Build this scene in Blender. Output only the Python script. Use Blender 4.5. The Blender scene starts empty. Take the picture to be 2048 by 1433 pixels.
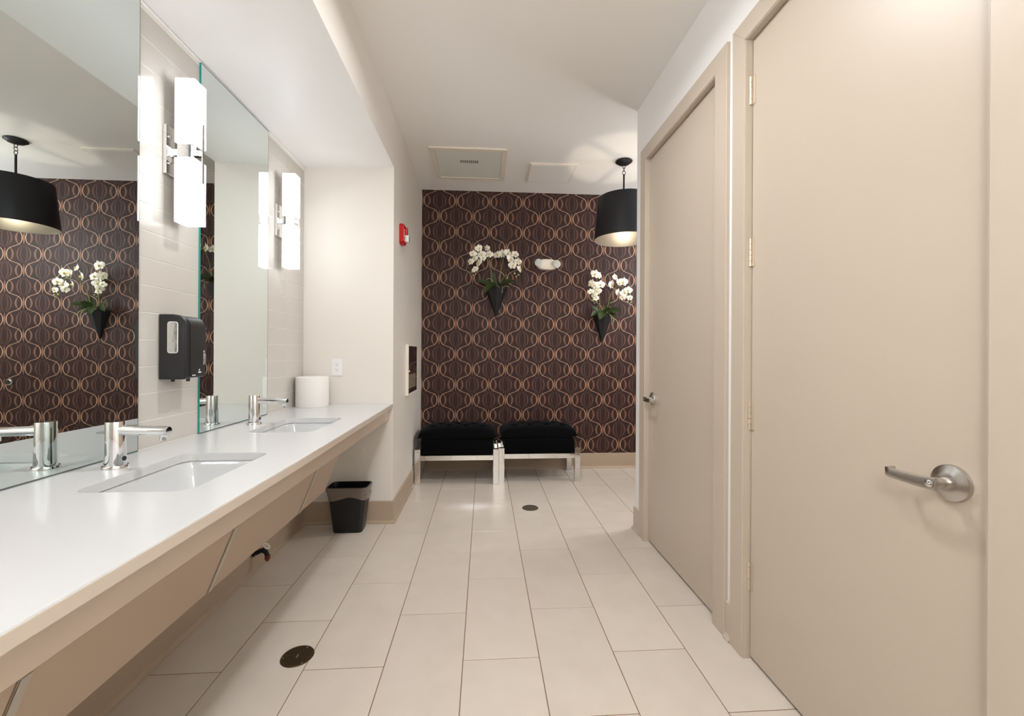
import bpy, bmesh, math, random
from mathutils import Vector, Matrix
random.seed(7)
PI = math.pi
C = bpy.context.scene.collection
sc = bpy.context.scene

# ---------------------------------------------------------------- camera
H = 1.2356
th, ro = 0.0652, 0.0053
right = Vector((math.cos(th), -math.sin(th), 0)); fwd = Vector((math.sin(th), math.cos(th), 0)); up = Vector((0, 0, 1))
r2 = right * math.cos(ro) + up * math.sin(ro); u2 = up * math.cos(ro) - right * math.sin(ro)
cd = bpy.data.cameras.new('camera'); cam = bpy.data.objects.new('camera', cd); C.objects.link(cam)
cam.matrix_world = Matrix(((r2.x, u2.x, -fwd.x, 0), (r2.y, u2.y, -fwd.y, 0), (r2.z, u2.z, -fwd.z, H), (0, 0, 0, 1)))
cd.sensor_width = 36; cd.lens = 849.8 / 2048 * 36; cd.shift_y = -11.2 / 2048; cd.clip_start = 0.02
sc.camera = cam

# ---------------------------------------------------------------- world, lights, exposure
w = bpy.data.worlds.new('world'); sc.world = w; w.use_nodes = True
w.node_tree.nodes['Background'].inputs[0].default_value = (1, 0.95, 0.9, 1)
w.node_tree.nodes['Background'].inputs[1].default_value = 0.0
sc.view_settings.view_transform = 'Standard'; sc.view_settings.look = 'None'
sc.view_settings.gamma = 1; sc.view_settings.use_curve_mapping = False
sc.view_settings.exposure = 0.42
SCONCE_E = 3.8          # glass shades of the wall sconces
PEND_E = 125.0          # glowing bulb in the drum pendant
DOWN = [(-0.05, 0.66, 4.0), (0.10, 1.76, 13.0), (2.6, 3.3, 12.0)]   # ceiling lamps, first inferred from shadows, others added as fill: x, y, watts
WARM = (0.97, 1.0, 1.03)
FILL_GLOBES = [(-0.20, -0.75, 2.36, 30.0), (2.3, 3.55, 2.30, 18.0)]   # unseen opal globes added to brighten ceiling and hall: x, y, z, emission
for i, (x, y, p) in enumerate(DOWN):
    ld = bpy.data.lights.new('downlight_lamp', 'AREA'); ld.shape = 'DISK'; ld.size = 0.16; ld.energy = p; ld.color = WARM; ld.spread = math.radians(160)
    lo = bpy.data.objects.new('downlight_lamp', ld); lo.location = (x, y, 2.925); C.objects.link(lo)

# ---------------------------------------------------------------- node helpers
class N:
    """tiny wrapper so shader maths can be written as expressions"""
    def __init__(s, nt, sock): s.nt, s.s = nt, sock
    def _m(s, op, *a):
        n = s.nt.nodes.new('ShaderNodeMath'); n.operation = op
        for i, v in enumerate((s,) + a):
            if isinstance(v, N): s.nt.links.new(v.s, n.inputs[i])
            else: n.inputs[i].default_value = v
        return N(s.nt, n.outputs[0])
    def __add__(s, o): return s._m('ADD', o)
    def __sub__(s, o): return s._m('SUBTRACT', o)
    def __mul__(s, o): return s._m('MULTIPLY', o)
    def __truediv__(s, o): return s._m('DIVIDE', o)
    def f(s, op, *a): return s._m(op, *a)

def new_mat(name):
    m = bpy.data.materials.new(name); m.use_nodes = True
    nt = m.node_tree; b = nt.nodes['Principled BSDF']
    return m, nt, b

def srgb(c):
    return tuple(((v / 255) / 12.92 if v / 255 <= .04045 else ((v / 255 + .055) / 1.055) ** 2.4) for v in c) + (1,)

def mat(name, col, rough=0.5, metal=0.0, bump=0.0, bscale=200, var=0.0, vscale=3.0, coat=0.0, emit=None, es=0, spec=0.5, sheen=0, trans=0, ior=1.45):
    m, nt, b = new_mat(name)
    c = srgb(col)
    b.inputs['Base Color'].default_value = c
    b.inputs['Roughness'].default_value = rough; b.inputs['Metallic'].default_value = metal
    b.inputs['Coat Weight'].default_value = coat; b.inputs['Coat Roughness'].default_value = 0.08
    b.inputs['Specular IOR Level'].default_value = spec; b.inputs['IOR'].default_value = ior
    b.inputs['Sheen Weight'].default_value = sheen; b.inputs['Transmission Weight'].default_value = trans
    if emit: b.inputs['Emission Color'].default_value = emit + (1,); b.inputs['Emission Strength'].default_value = es
    tc = nt.nodes.new('ShaderNodeTexCoord')
    if var > 0:
        n = nt.nodes.new('ShaderNodeTexNoise'); n.inputs['Scale'].default_value = vscale; n.inputs['Detail'].default_value = 4
        nt.links.new(tc.outputs['Object'], n.inputs['Vector'])
        mx = nt.nodes.new('ShaderNodeMix'); mx.data_type = 'RGBA'
        mx.inputs[6].default_value = tuple(v * (1 - var) for v in c[:3]) + (1,); mx.inputs[7].default_value = tuple(min(1, v * (1 + var)) for v in c[:3]) + (1,)
        nt.links.new(n.outputs[0], mx.inputs[0]); nt.links.new(mx.outputs[2], b.inputs['Base Color'])
    if bump > 0:
        n = nt.nodes.new('ShaderNodeTexNoise'); n.inputs['Scale'].default_value = bscale; n.inputs['Detail'].default_value = 3
        nt.links.new(tc.outputs['Object'], n.inputs['Vector'])
        bp = nt.nodes.new('ShaderNodeBump'); bp.inputs['Strength'].default_value = bump; bp.inputs['Distance'].default_value = 0.002
        nt.links.new(n.outputs[0], bp.inputs['Height']); nt.links.new(bp.outputs[0], b.inputs['Normal'])
    return m

def tile_mat():
    m, nt, b = new_mat('floor_tile_porcelain')
    tc = nt.nodes.new('ShaderNodeTexCoord'); oi = nt.nodes.new('ShaderNodeObjectInfo')
    n = nt.nodes.new('ShaderNodeTexNoise'); n.inputs['Scale'].default_value = 7; n.inputs['Detail'].default_value = 6; n.noise_dimensions = '4D'
    nt.links.new(tc.outputs['Object'], n.inputs['Vector'])
    wv = N(nt, oi.outputs['Random']) * 40.0; nt.links.new(wv.s, n.inputs['W'])
    mx = nt.nodes.new('ShaderNodeMix'); mx.data_type = 'RGBA'
    mx.inputs[6].default_value = srgb((204, 192, 178)); mx.inputs[7].default_value = srgb((219, 208, 196))
    nt.links.new(n.outputs[0], mx.inputs[0])
    hs = nt.nodes.new('ShaderNodeHueSaturation'); nt.links.new(mx.outputs[2], hs.inputs['Color'])
    v = N(nt, oi.outputs['Random']) * 0.05 + 0.975; nt.links.new(v.s, hs.inputs['Value'])
    nt.links.new(hs.outputs[0], b.inputs['Base Color'])
    b.inputs['Roughness'].default_value = 0.27; b.inputs['Specular IOR Level'].default_value = 0.45
    return m

def wallpaper_mat():
    m, nt, b = new_mat('ogee_wallpaper')
    tc = nt.nodes.new('ShaderNodeTexCoord'); sp = nt.nodes.new('ShaderNodeSeparateXYZ'); nt.links.new(tc.outputs['Object'], sp.inputs[0])
    X = (N(nt, sp.outputs[0]) + 0.3) / 0.1752      # cell units, spindle at integers
    Z = (N(nt, sp.outputs[2]) - 1.2150) / 0.1609
    ix = X.f('ROUND'); iz = Z.f('ROUND')
    lx = (X - ix) * 320.0; lz = (Z - iz) * 292.0
    par = (ix + iz).f('FLOORED_MODULO', 2.0).f('ROUND')      # 0 spindle cell, 1 nested ovals
    A = par * -1.0 + 1.0; B = par
    def clampq(n): return n.f('MAXIMUM', 0.0).f('MINIMUM', 1.0)
    def band(d, half, soft=3.0):            # 1 where |d|<half
        h = half if isinstance(half, N) else None
        if h is not None: return clampq((h - d.f('ABSOLUTE')) / soft + 0.5)
        return clampq((d.f('ABSOLUTE') * -1.0 + half) / soft + 0.5)
    zz = lz / 146.0
    cosz = clampq(zz * zz * -1.0 + 1.0)          # parabola 1 at middle
    sq = cosz.f('SQRT')
    ax = lx.f('ABSOLUTE')
    # cell A : spindle + crescent circle
    spind = band(ax, cosz * cosz * 20.0, 4.0) * A
    cr_out = ax - sq * 134.0
    crescA = band(cr_out, cosz * 13.0 + 4.0, 4.0) * A
    # cell B : two nested ovals
    o1 = band(ax - sq * 114.0, cosz * 9.0 + 3.5, 4.0) * B
    o2 = band(ax - sq * 55.0, cosz * 3.0 + 3.5, 4.0) * B
    # gold waves: between each pair of spindle columns
    xf = X.f('FLOOR'); fx = (X - xf - 0.5) * 320.0
    ph = (Z * PI)
    s = (ph.f('COSINE'))                     # extremes at integer Z
    sgn = (xf.f('FLOORED_MODULO', 2.0).f('ROUND')) * -2.0 + 1.0
    t = s * sgn
    # rounded extremes, quick crossing
    g = (t * 2.3).f('ARCTANGENT') / math.atan(2.3)
    mag = g * -129.0
    dwave = fx - mag
    # divide by slope so the line keeps an even width
    ds = (ph.f('SINE')) * (PI / 292.0) * 129.0 * 2.3 / math.atan(2.3)
    slope = ds / (t * t * (2.3 * 2.3) + 1.0)
    norm = (slope * slope + 1.0).f('SQRT')
    dist = dwave / norm
    gold = band(dist, s.f('ABSOLUTE') * 1.8 + 2.2, 4.0)
    noi = nt.nodes.new('ShaderNodeTexNoise'); noi.inputs['Scale'].default_value = 5; nt.links.new(tc.outputs['Object'], noi.inputs['Vector'])
    base = nt.nodes.new('ShaderNodeMix'); base.data_type = 'RGBA'
    base.inputs[6].default_value = srgb((44, 24, 21)); base.inputs[7].default_value = srgb((56, 33, 29))
    nt.links.new(noi.outputs[0], base.inputs[0])
    cur = base.outputs[2]
    def over(cur, fac, col):
        mx = nt.nodes.new('ShaderNodeMix'); mx.data_type = 'RGBA'
        nt.links.new(fac.s, mx.inputs[0]); nt.links.new(cur, mx.inputs[6]); mx.inputs[7].default_value = srgb(col)
        return mx.outputs[2]
    cur = over(cur, o1 * 0.8, (108, 77, 66)); cur = over(cur, o2 * 0.75, (108, 77, 66))
    cur = over(cur, spind * (cosz * 0.5 + 0.45), (140, 96, 72))
    cur = over(cur, crescA * (cosz * 0.4 + 0.5), (128, 92, 74))
    cur = over(cur, gold, (240, 196, 162))
    nt.links.new(cur, b.inputs['Base Color'])
    ro_ = gold * -0.15 + 0.55; nt.links.new(ro_.s, b.inputs['Roughness'])
    b.inputs['Specular IOR Level'].default_value = 0.3
    return m

M = {}
M['wall'] = mat('wall_paint_cream', (229, 222, 213), 0.42, bump=0.12, bscale=90, spec=0.4)
M['wallw'] = mat('wall_paint_white', (250, 248, 246), 0.42, bump=0.1, bscale=90)
M['ceil'] = mat('ceiling_paint', (248, 244, 239), 0.5, bump=0.08, bscale=90)
M['tan'] = mat('tan_door_paint', (201, 187, 170), 0.38, bump=0.08, bscale=60)
M['base'] = mat('tan_rubber_base', (178, 158, 136), 0.45)
M['tile'] = tile_mat()
M['grout'] = mat('floor_grout', (132, 108, 84), 0.9, bump=0.3, bscale=400)
M['wtile'] = mat('glazed_wall_tile', (206, 200, 192), 0.14, var=0.02, vscale=6, bump=0.02, bscale=12, spec=0.28)
M['wgrout'] = mat('wall_grout', (236, 232, 224), 0.8)
M['quartz'] = mat('white_quartz', (214, 213, 212), 0.2, var=0.012, vscale=60, spec=0.4)
M['edge'] = mat('counter_edge', (208, 194, 178), 0.35)  # quartz front with its warm shade painted in as beige
M['lam'] = mat('taupe_laminate', (204, 186, 168), 0.4, var=0.02)
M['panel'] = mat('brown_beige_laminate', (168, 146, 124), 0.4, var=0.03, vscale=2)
M['alu'] = mat('aluminium_strip', (176, 170, 158), 0.35, metal=0.7)
M['porc'] = mat('white_porcelain', (208, 208, 207), 0.10, coat=0.5)
M['chrome'] = mat('polished_chrome', (232, 232, 232), 0.05, metal=1)
M['steel'] = mat('satin_nickel', (196, 192, 187), 0.27, metal=1)
M['dark'] = mat('dark_sensor', (28, 26, 30), 0.2)
M['mirror'] = mat('mirror_silver', (226, 234, 232), 0.0, metal=1)
M['gedge'] = mat('teal_glass_edge', (28, 150, 140), 0.1, coat=0.5)
M['bedge'] = mat('dark_mirror_edge', (92, 102, 98), 0.25)
M['glow'] = mat('opal_glass_lit', (250, 250, 250), 0.15, emit=(0.95, 1.0, 1.07), es=SCONCE_E)
M['blackpl'] = mat('black_plastic', (42, 41, 42), 0.38, bump=0.15, bscale=500)
M['blackm'] = mat('matte_black_metal', (34, 34, 37), 0.42, metal=0.3)
M['silver'] = mat('brushed_silver_lining', (112, 106, 98), 0.42, metal=0.6, var=0.06, vscale=20)
M['velvet'] = mat('black_velvet', (6, 6, 7), 0.9, sheen=0.03, spec=0.08)
M['bin'] = mat('black_bin_plastic', (22, 22, 25), 0.35, bump=0.1, bscale=300)
M['liner'] = mat('grey_plastic_liner', (116, 104, 96), 0.22, bump=0.6, bscale=60, spec=0.8)
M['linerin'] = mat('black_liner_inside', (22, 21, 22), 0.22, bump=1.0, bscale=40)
M['paper'] = mat('white_paper', (240, 235, 230), 0.9, bump=0.2, bscale=150)
M['white'] = mat('white_plastic', (236, 234, 231), 0.3)
M['cream'] = mat('cream_plastic', (238, 228, 212), 0.35)
M['slot'] = mat('dark_slot', (50, 48, 48), 0.6)
M['red'] = mat('red_alarm_plastic', (190, 18, 18), 0.25)
M['lens'] = mat('prismatic_lens', (206, 206, 198), 0.35, bump=1.0, bscale=160, spec=0.6)
M['strobe'] = mat('clear_strobe_lens', (222, 230, 224), 0.1, coat=1)
M['petal'] = mat('cream_orchid_petal', (252, 247, 232), 0.55, var=0.04, vscale=40)
M['lip'] = mat('yellow_orchid_lip', (222, 196, 110), 0.5)
M['stem'] = mat('green_orchid_stem', (132, 140, 82), 0.5)
M['leaf'] = mat('dark_green_leaf', (74, 92, 52), 0.35, var=0.18, vscale=15)
M['bud'] = mat('pale_green_bud', (168, 176, 112), 0.5)
M['root'] = mat('pale_root', (176, 172, 130), 0.6)
M['moss'] = mat('dark_moss', (30, 34, 22), 0.9, bump=1, bscale=80)
M['bronze'] = mat('bronze_drain_metal', (92, 76, 54), 0.4, metal=0.8, var=0.3, vscale=60)
M['bronzedk'] = mat('dark_drain_metal', (50, 40, 28), 0.5, metal=0.6)
M['brass'] = mat('worn_brass', (150, 142, 124), 0.4, metal=0.6)
M['blackiron'] = mat('black_iron_pipe', (26, 26, 29), 0.45, metal=0.5)
M['copper'] = mat('rusty_copper', (120, 66, 52), 0.5, metal=0.5)
M['screen'] = mat('grey_perforated_grille', (226, 226, 219), 0.6)
M['pstain'] = mat('dark_mirrored_front', (88, 72, 64), 0.12, metal=0.9)
M['pwin'] = mat('grey_window', (170, 158, 138), 0.2, metal=0.4)
M['refill'] = mat('silver_refill_bag', (225, 225, 222), 0.12, metal=0.85, bump=1.0, bscale=22)
M['hinge'] = mat('nickel_hinge', (214, 200, 182), 0.35, metal=0.5)
M['bulb'] = mat('lit_bulb', (255, 240, 215), 0.3, emit=(1.0, 0.88, 0.70), es=PEND_E)
M['paper_wall'] = wallpaper_mat()

# ---------------------------------------------------------------- mesh helpers
def bm_():
    return bmesh.new()

def box(bm, x0, x1, y0, y1, z0, z1, bev=0.0, seg=2, matx=None):
    r = bmesh.ops.create_cube(bm, size=1)
    vs = r['verts']
    for v in vs:
        v.co = Vector(((x0 + x1) / 2 + v.co.x * (x1 - x0), (y0 + y1) / 2 + v.co.y * (y1 - y0), (z0 + z1) / 2 + v.co.z * (z1 - z0)))
    if bev > 0:
        es = list({e for v in vs for e in v.link_edges})
        r = bmesh.ops.bevel(bm, geom=es, offset=bev, segments=seg, affect='EDGES', profile=0.5)
        vs = list({v for f in r['faces'] for v in f.verts} | {v for v in vs if v.is_valid})
    if matx is not None: bmesh.ops.transform(bm, matrix=matx, verts=[v for v in vs if v.is_valid])
    return vs

def tube(bm, pts, r, seg=10, cap=True):
    """round tube along points; r scalar or list"""
    pts = [Vector(p) for p in pts]; n = len(pts); rs = r if isinstance(r, (list, tuple)) else [r] * n
    rings = []; prev = None
    for i, p in enumerate(pts):
        d = (pts[min(i + 1, n - 1)] - pts[max(i - 1, 0)]).normalized()
        if prev is None:
            a = Vector((0, 0, 1)) if abs(d.z) < .9 else Vector((1, 0, 0)); a = (a - d * a.dot(d)).normalized()
        else: a = (prev - d * prev.dot(d)).normalized()
        prev = a; b = d.cross(a)
        rings.append([bm.verts.new(p + (a * math.cos(2 * PI * k / seg) + b * math.sin(2 * PI * k / seg)) * rs[i]) for k in range(seg)])
    for i in range(n - 1):
        for k in range(seg):
            bm.faces.new((rings[i][k], rings[i][(k + 1) % seg], rings[i + 1][(k + 1) % seg], rings[i + 1][k]))
    if cap:
        bm.faces.new(rings[0][::-1]); bm.faces.new(rings[-1])

def lathe(bm, prof, seg=32, org=(0, 0, 0), axis='Z', close=False):
    """prof list of (r, h)"""
    org = Vector(org); rings = []
    for r, h in prof:
        ring = []
        for k in range(seg):
            a = 2 * PI * k / seg; c, s = math.cos(a) * r, math.sin(a) * r
            p = {'Z': Vector((c, s, h)), 'X': Vector((h, c, s)), 'Y': Vector((s, h, c))}[axis]
            ring.append(bm.verts.new(org + p))
        rings.append(ring)
    for i in range(len(rings) - 1):
        for k in range(seg):
            bm.faces.new((rings[i][k], rings[i][(k + 1) % seg], rings[i + 1][(k + 1) % seg], rings[i + 1][k]))
    if close:
        bm.faces.new(rings[0][::-1]); bm.faces.new(rings[-1])

def prism(bm, poly, z0, z1, mp=lambda x, y, z: (x, y, z)):
    a = [bm.verts.new(mp(x, y, z0)) for x, y in poly]; b = [bm.verts.new(mp(x, y, z1)) for x, y in poly]
    n = len(poly)
    bm.faces.new(a[::-1]); bm.faces.new(b)
    for i in range(n): bm.faces.new((a[i], a[(i + 1) % n], b[(i + 1) % n], b[i]))

def rrect(x0, x1, y0, y1, r, seg=6):
    out = []
    for cx, cy, a0 in ((x1 - r, y1 - r, 0), (x0 + r, y1 - r, 90), (x0 + r, y0 + r, 180), (x1 - r, y0 + r, 270)):
        for k in range(seg + 1):
            a = math.radians(a0 + 90 * k / seg); out.append((cx + r * math.cos(a), cy + r * math.sin(a)))
    return out

def loft(bm, loops, capend=False, capstart=False):
    R = [[bm.verts.new(p) for p in l] for l in loops]
    n = len(R[0])
    for i in range(len(R) - 1):
        for k in range(n): bm.faces.new((R[i][k], R[i][(k + 1) % n], R[i + 1][(k + 1) % n], R[i + 1][k]))
    if capend: bm.faces.new(R[-1])
    if capstart: bm.faces.new(R[0][::-1])

def holes_plate(bm, outer, holes, z0, z1):
    """flat plate with holes, given thickness"""
    es = []; vs = []
    for lp in [outer] + holes:
        v = [bm.verts.new((x, y, z0)) for x, y in lp]; vs += v
        es += [bm.edges.new((v[i], v[(i + 1) % len(v)])) for i in range(len(v))]
    r = bmesh.ops.triangle_fill(bm, use_beauty=True, use_dissolve=False, edges=es)
    fs = [g for g in r['geom'] if isinstance(g, bmesh.types.BMFace)]
    ex = bmesh.ops.extrude_face_region(bm, geom=fs)
    for v in ex['geom']:
        if isinstance(v, bmesh.types.BMVert): v.co.z = z1

def obj(name, bm, m, parent=None, smooth=False, loc=None):
    bmesh.ops.recalc_face_normals(bm, faces=bm.faces)
    me = bpy.data.meshes.new(name); bm.to_mesh(me); bm.free()
    me.materials.append(M[m] if isinstance(m, str) else m)
    if smooth:
        for p in me.polygons: p.use_smooth = True
        try: me.set_sharp_from_angle(angle=math.radians(38))
        except Exception: pass
    o = bpy.data.objects.new(name, me); C.objects.link(o)
    if parent: o.parent = parent
    if loc: o.location = loc
    return o

def thing(name, label, cat, loc=(0, 0, 0), rz=0, group=None):
    o = bpy.data.objects.new(name, None); C.objects.link(o); o.location = loc; o.rotation_euler = (0, 0, rz)
    o.empty_display_size = 0.05
    o['label'] = label; o['category'] = cat
    if group: o['group'] = group
    return o

def tag(o, label, cat, group=None):
    o['label'] = label; o['category'] = cat
    if group: o['group'] = group
    return o

def st(o):
    o['kind'] = 'structure'; return o

def dup(root, loc=None, rz=None, label=None):
    r = root.copy(); C.objects.link(r)
    if loc is not None: r.location = loc
    if rz is not None: r.rotation_euler = (0, 0, rz)
    if label: r['label'] = label
    for ch in list(root.children):
        c = ch.copy(); C.objects.link(c); c.parent = r
        for g in list(ch.children):
            d = g.copy(); C.objects.link(d); d.parent = c
    return r

def text_mesh(name, txt, size, m, parent, mw, extr=0.0004, align='CENTER'):
    cu = bpy.data.curves.new(name, 'FONT'); cu.body = txt; cu.size = size; cu.extrude = extr; cu.align_x = align; cu.align_y = 'CENTER'; cu.resolution_u = 3
    t = bpy.data.objects.new(name, cu); C.objects.link(t)
    dg = bpy.context.evaluated_depsgraph_get()
    me = bpy.data.meshes.new_from_object(t.evaluated_get(dg)); me.name = name
    bpy.data.objects.remove(t); me.materials.clear(); me.materials.append(M[m])
    o = bpy.data.objects.new(name, me); C.objects.link(o); o.parent = parent; o.matrix_local = mw
    return o

# ---------------------------------------------------------------- room dimensions
XT = -1.287      # glazed tile face behind the counter
XL = -0.657      # hall wall / soffit face
YE = 3.12        # end wall of the vanity alcove
YB = 4.495       # papered wall
XR = 1.065       # wall with the doors
YR = 2.92        # where that wall ends
ZC = 2.935
XF = 3.3; YN = -1.6; YA = -0.1
# ---- floor: grout bed and porcelain tiles
bm = bm_(); box(bm, -1.45, XF + .1, YN - .1, YB + .1, -0.10, -0.0015)
floor = st(obj('floor', bm, 'grout'))
TW, TL, G = 0.308, 0.612, 0.0034
offs = {0: 1.703, 1: 2.003, 2: 1.6955, 3: 2.0248, 4: 1.7123, 5: 2.0359, 6: 1.726, 7: 1.4104 + .612}
full = None
for c in range(-1, 15):
    xa = -1.0027 + (c - 1) * TW; xb = xa + TW
    off = offs.get(c, 1.70 if c % 2 == 0 else 2.02)
    n0 = math.ceil((YN - off) / TL) - 1
    for n in range(n0, 6):
        ya = off + n * TL; yb = ya + TL
        if ya > YB or yb < YN: continue
        x0, x1, y0, y1 = max(xa + G / 2, XT - .05), min(xb - G / 2, XF + .05), max(ya + G / 2, YN - .05), min(yb - G / 2, YB + .05)
        if x1 - x0 < .01 or y1 - y0 < .01: continue
        if abs((x1 - x0) - (TW - G)) < 1e-6 and abs((y1 - y0) - (TL - G)) < 1e-6:
            if full is None:
                bm = bm_(); box(bm, -(TW - G) / 2, (TW - G) / 2, -(TL - G) / 2, (TL - G) / 2, -0.006, 0, 0.0012, 1)
                full = obj('tile', bm, 'tile', floor, loc=((x0 + x1) / 2, (y0 + y1) / 2, 0)); continue
            t = full.copy(); C.objects.link(t); t.location = ((x0 + x1) / 2, (y0 + y1) / 2, random.uniform(-.0002, .0002))
        else:
            hx, hy = (x1 - x0) / 2, (y1 - y0) / 2
            bm = bm_(); box(bm, -hx, hx, -hy, hy, -0.006, 0, 0.0012, 1)
            obj('tile', bm, 'tile', floor, loc=((x0 + x1) / 2, (y0 + y1) / 2, 0))

# ---- ceiling
bm = bm_(); box(bm, -1.45, XF + .1, YN - .1, YB + .1, ZC, ZC + .1)
ceiling = st(obj('ceiling', bm, 'ceil'))
# ---- soffit above the vanity (underside falls slightly to the wall)
bm = bm_(); prism(bm, [(XT - .1, 2.546), (XL, 2.571), (XL, ZC), (XT - .1, ZC)], YA, YE, lambda x, y, z: (x, z, y))
soffit = st(obj('soffit', bm, 'wall'))
bm = bm_(); prism(bm, [(XT - .1, 2.5445), (XL - .001, 2.5698), (XL - .001, 2.5712), (XT - .1, 2.546)], YA, YE, lambda x, y, z: (x, z, y))
obj('soffit_underside', bm, 'wallw', soffit)
# ---- walls
bm = bm_(); box(bm, XT - .12, XL, YE, YB, 0, ZC, 0.002, 1)
wall_left = st(obj('wall_left', bm, 'wall'))
bm = bm_(); box(bm, XT - .12, XL, YN, YA, 0, ZC)
st(obj('wall_left_near', bm, 'wall'))
bm = bm_(); box(bm, XT - .12, XT - .0014, YA, YE, 0, 2.56)
wall_alcove = st(obj('wall_alcove', bm, 'wgrout'))
# glazed tiles on the alcove wall
TP = 0.1036; rows = [2.4176 - TP * k for k in range(-1, 16)]
cols = [2.84 - .4084 * k for k in range(-1, 8)]
wt = None
for zt in rows:
    z1 = min(zt - .001, 2.5440); z0 = max(zt - TP + .001, 0.858)
    if z1 - z0 < .008: continue
    for yt in cols:
        y1 = min(yt - .001, YE - .001); y0 = max(yt - .4084 + .001, YA + .001)
        if y1 - y0 < .01: continue
        fullsz = abs((z1 - z0) - (TP - .002)) < 1e-6 and abs((y1 - y0) - .4064) < 1e-6
        if fullsz and wt:
            t = wt.copy(); C.objects.link(t); t.location = (XT, (y0 + y1) / 2, (z0 + z1) / 2); t.rotation_euler = (0, random.uniform(-.002, .002), random.uniform(-.0012, .0012)); continue
        hy, hz = (y1 - y0) / 2, (z1 - z0) / 2
        bm = bm_(); box(bm, -0.008, 0, -hy, hy, -hz, hz, 0.0014, 1)
        o = obj('wall_tile', bm, 'wtile', wall_alcove, loc=(XT, (y0 + y1) / 2, (z0 + z1) / 2))
        if fullsz: wt = o
bm = bm_(); box(bm, XT - .002, XT + .004, YA, YE, 2.536, 2.5455, .001, 1); st(obj('trim_1', bm, 'wallw'))
# papered wall
bm = bm_(); box(bm, XL - .05, XF + .1, YB, YB + .1, 0, ZC)
wall_back = st(obj('wall_back', bm, 'paper_wall'))
bm = bm_(); box(bm, XF, XF + .1, YN, YB, 0, ZC); st(obj('wall_far_right', bm, 'wall'))
bm = bm_(); box(bm, XL, XR, YN - .1, YN, 0, ZC); st(obj('wall_near', bm, 'wall'))
# wall with the doors: solid with two openings
D1 = (1.884, 2.725); D2 = (0.82, 1.66); DH = 2.511
bm = bm_()
ys = [YN, D2[0], D2[1], D1[0], D1[1], YR]
box(bm, XR, XF, ys[4], YR, 0, ZC); box(bm, XR, XF, ys[2], ys[3], 0, ZC); box(bm, XR, XF, YN, ys[1], 0, ZC)
box(bm, XR, XF, ys[1], ys[2], DH, ZC); box(bm, XR, XF, ys[3], ys[4], DH, ZC)
box(bm, 1.17, XF, ys[1], ys[2], 0, DH); box(bm, 1.17, XF, ys[3], ys[4], 0, DH)
wall_right = st(obj('wall_right', bm, 'wallw'))

# ---- baseboards with a cove foot
def baseb(name, pts, closed_miter=(None, None), h=0.160, t=0.011, foot=0.022, m='base'):
    """pts: plan polyline (two points); room side is to the right of travel; miters given as neighbour points"""
    a, b = Vector(pts[0]), Vector(pts[1]); d = (b - a).normalized(); nrm = Vector((d.y, -d.x))
    def off(p, q, at_start):
        # offset direction at the end of the run
        if q is None: return nrm
        q = Vector(q); d2 = ((p - q) if at_start else (q - p)).normalized(); n2 = Vector((d2.y, -d2.x))
        m = (nrm + n2).normalized(); return m / max(m.dot(nrm), .2)
    oa = off(a, closed_miter[0], True); ob = off(b, closed_miter[1], False)
    prof = [(0, h), (t * .7, h), (t, h - .004), (t, .026), (t + .003, .017), (t + .008, .011), (foot, .008), (foot + .001, 0), (0, 0)]
    bm = bm_()
    A = [bm.verts.new((a.x + oa.x * u, a.y + oa.y * u, z)) for u, z in prof]; B = [bm.verts.new((b.x + ob.x * u, b.y + ob.y * u, z)) for u, z in prof]
    bm.faces.new(A); bm.faces.new(B[::-1])
    for i in range(len(prof)): bm.faces.new((A[i], A[(i + 1) % len(prof)], B[(i + 1) % len(prof)], B[i]))
    return st(obj(name, bm, m))
p0, p1, p2, p3, p4 = (XT - .002, YA), (XT - .002, YE), (XL, YE), (XL, YB), (XF, YB)
baseb('baseboard_alcove', (p0, p1), (None, p2)); baseb('baseboard_end', (p1, p2), (p0, p3))
baseb('baseboard_left', (p2, p3), (p1, p4)); baseb('baseboard_back', (p3, p4), (p2, None))
q0, q1, q2 = (XF, YR), (XR, YR), (XR, 2.812)
baseb('baseboard_right', (q1, q2), (q0, None), m='tan'); baseb('baseboard_side', (q0, q1), (None, q2))
baseb('baseboard_pier', ((XR, 1.787), (XR, 1.746)), m='tan')
baseb('baseboard_near', ((XR, .732), (XR, YN)), m='tan')

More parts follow.
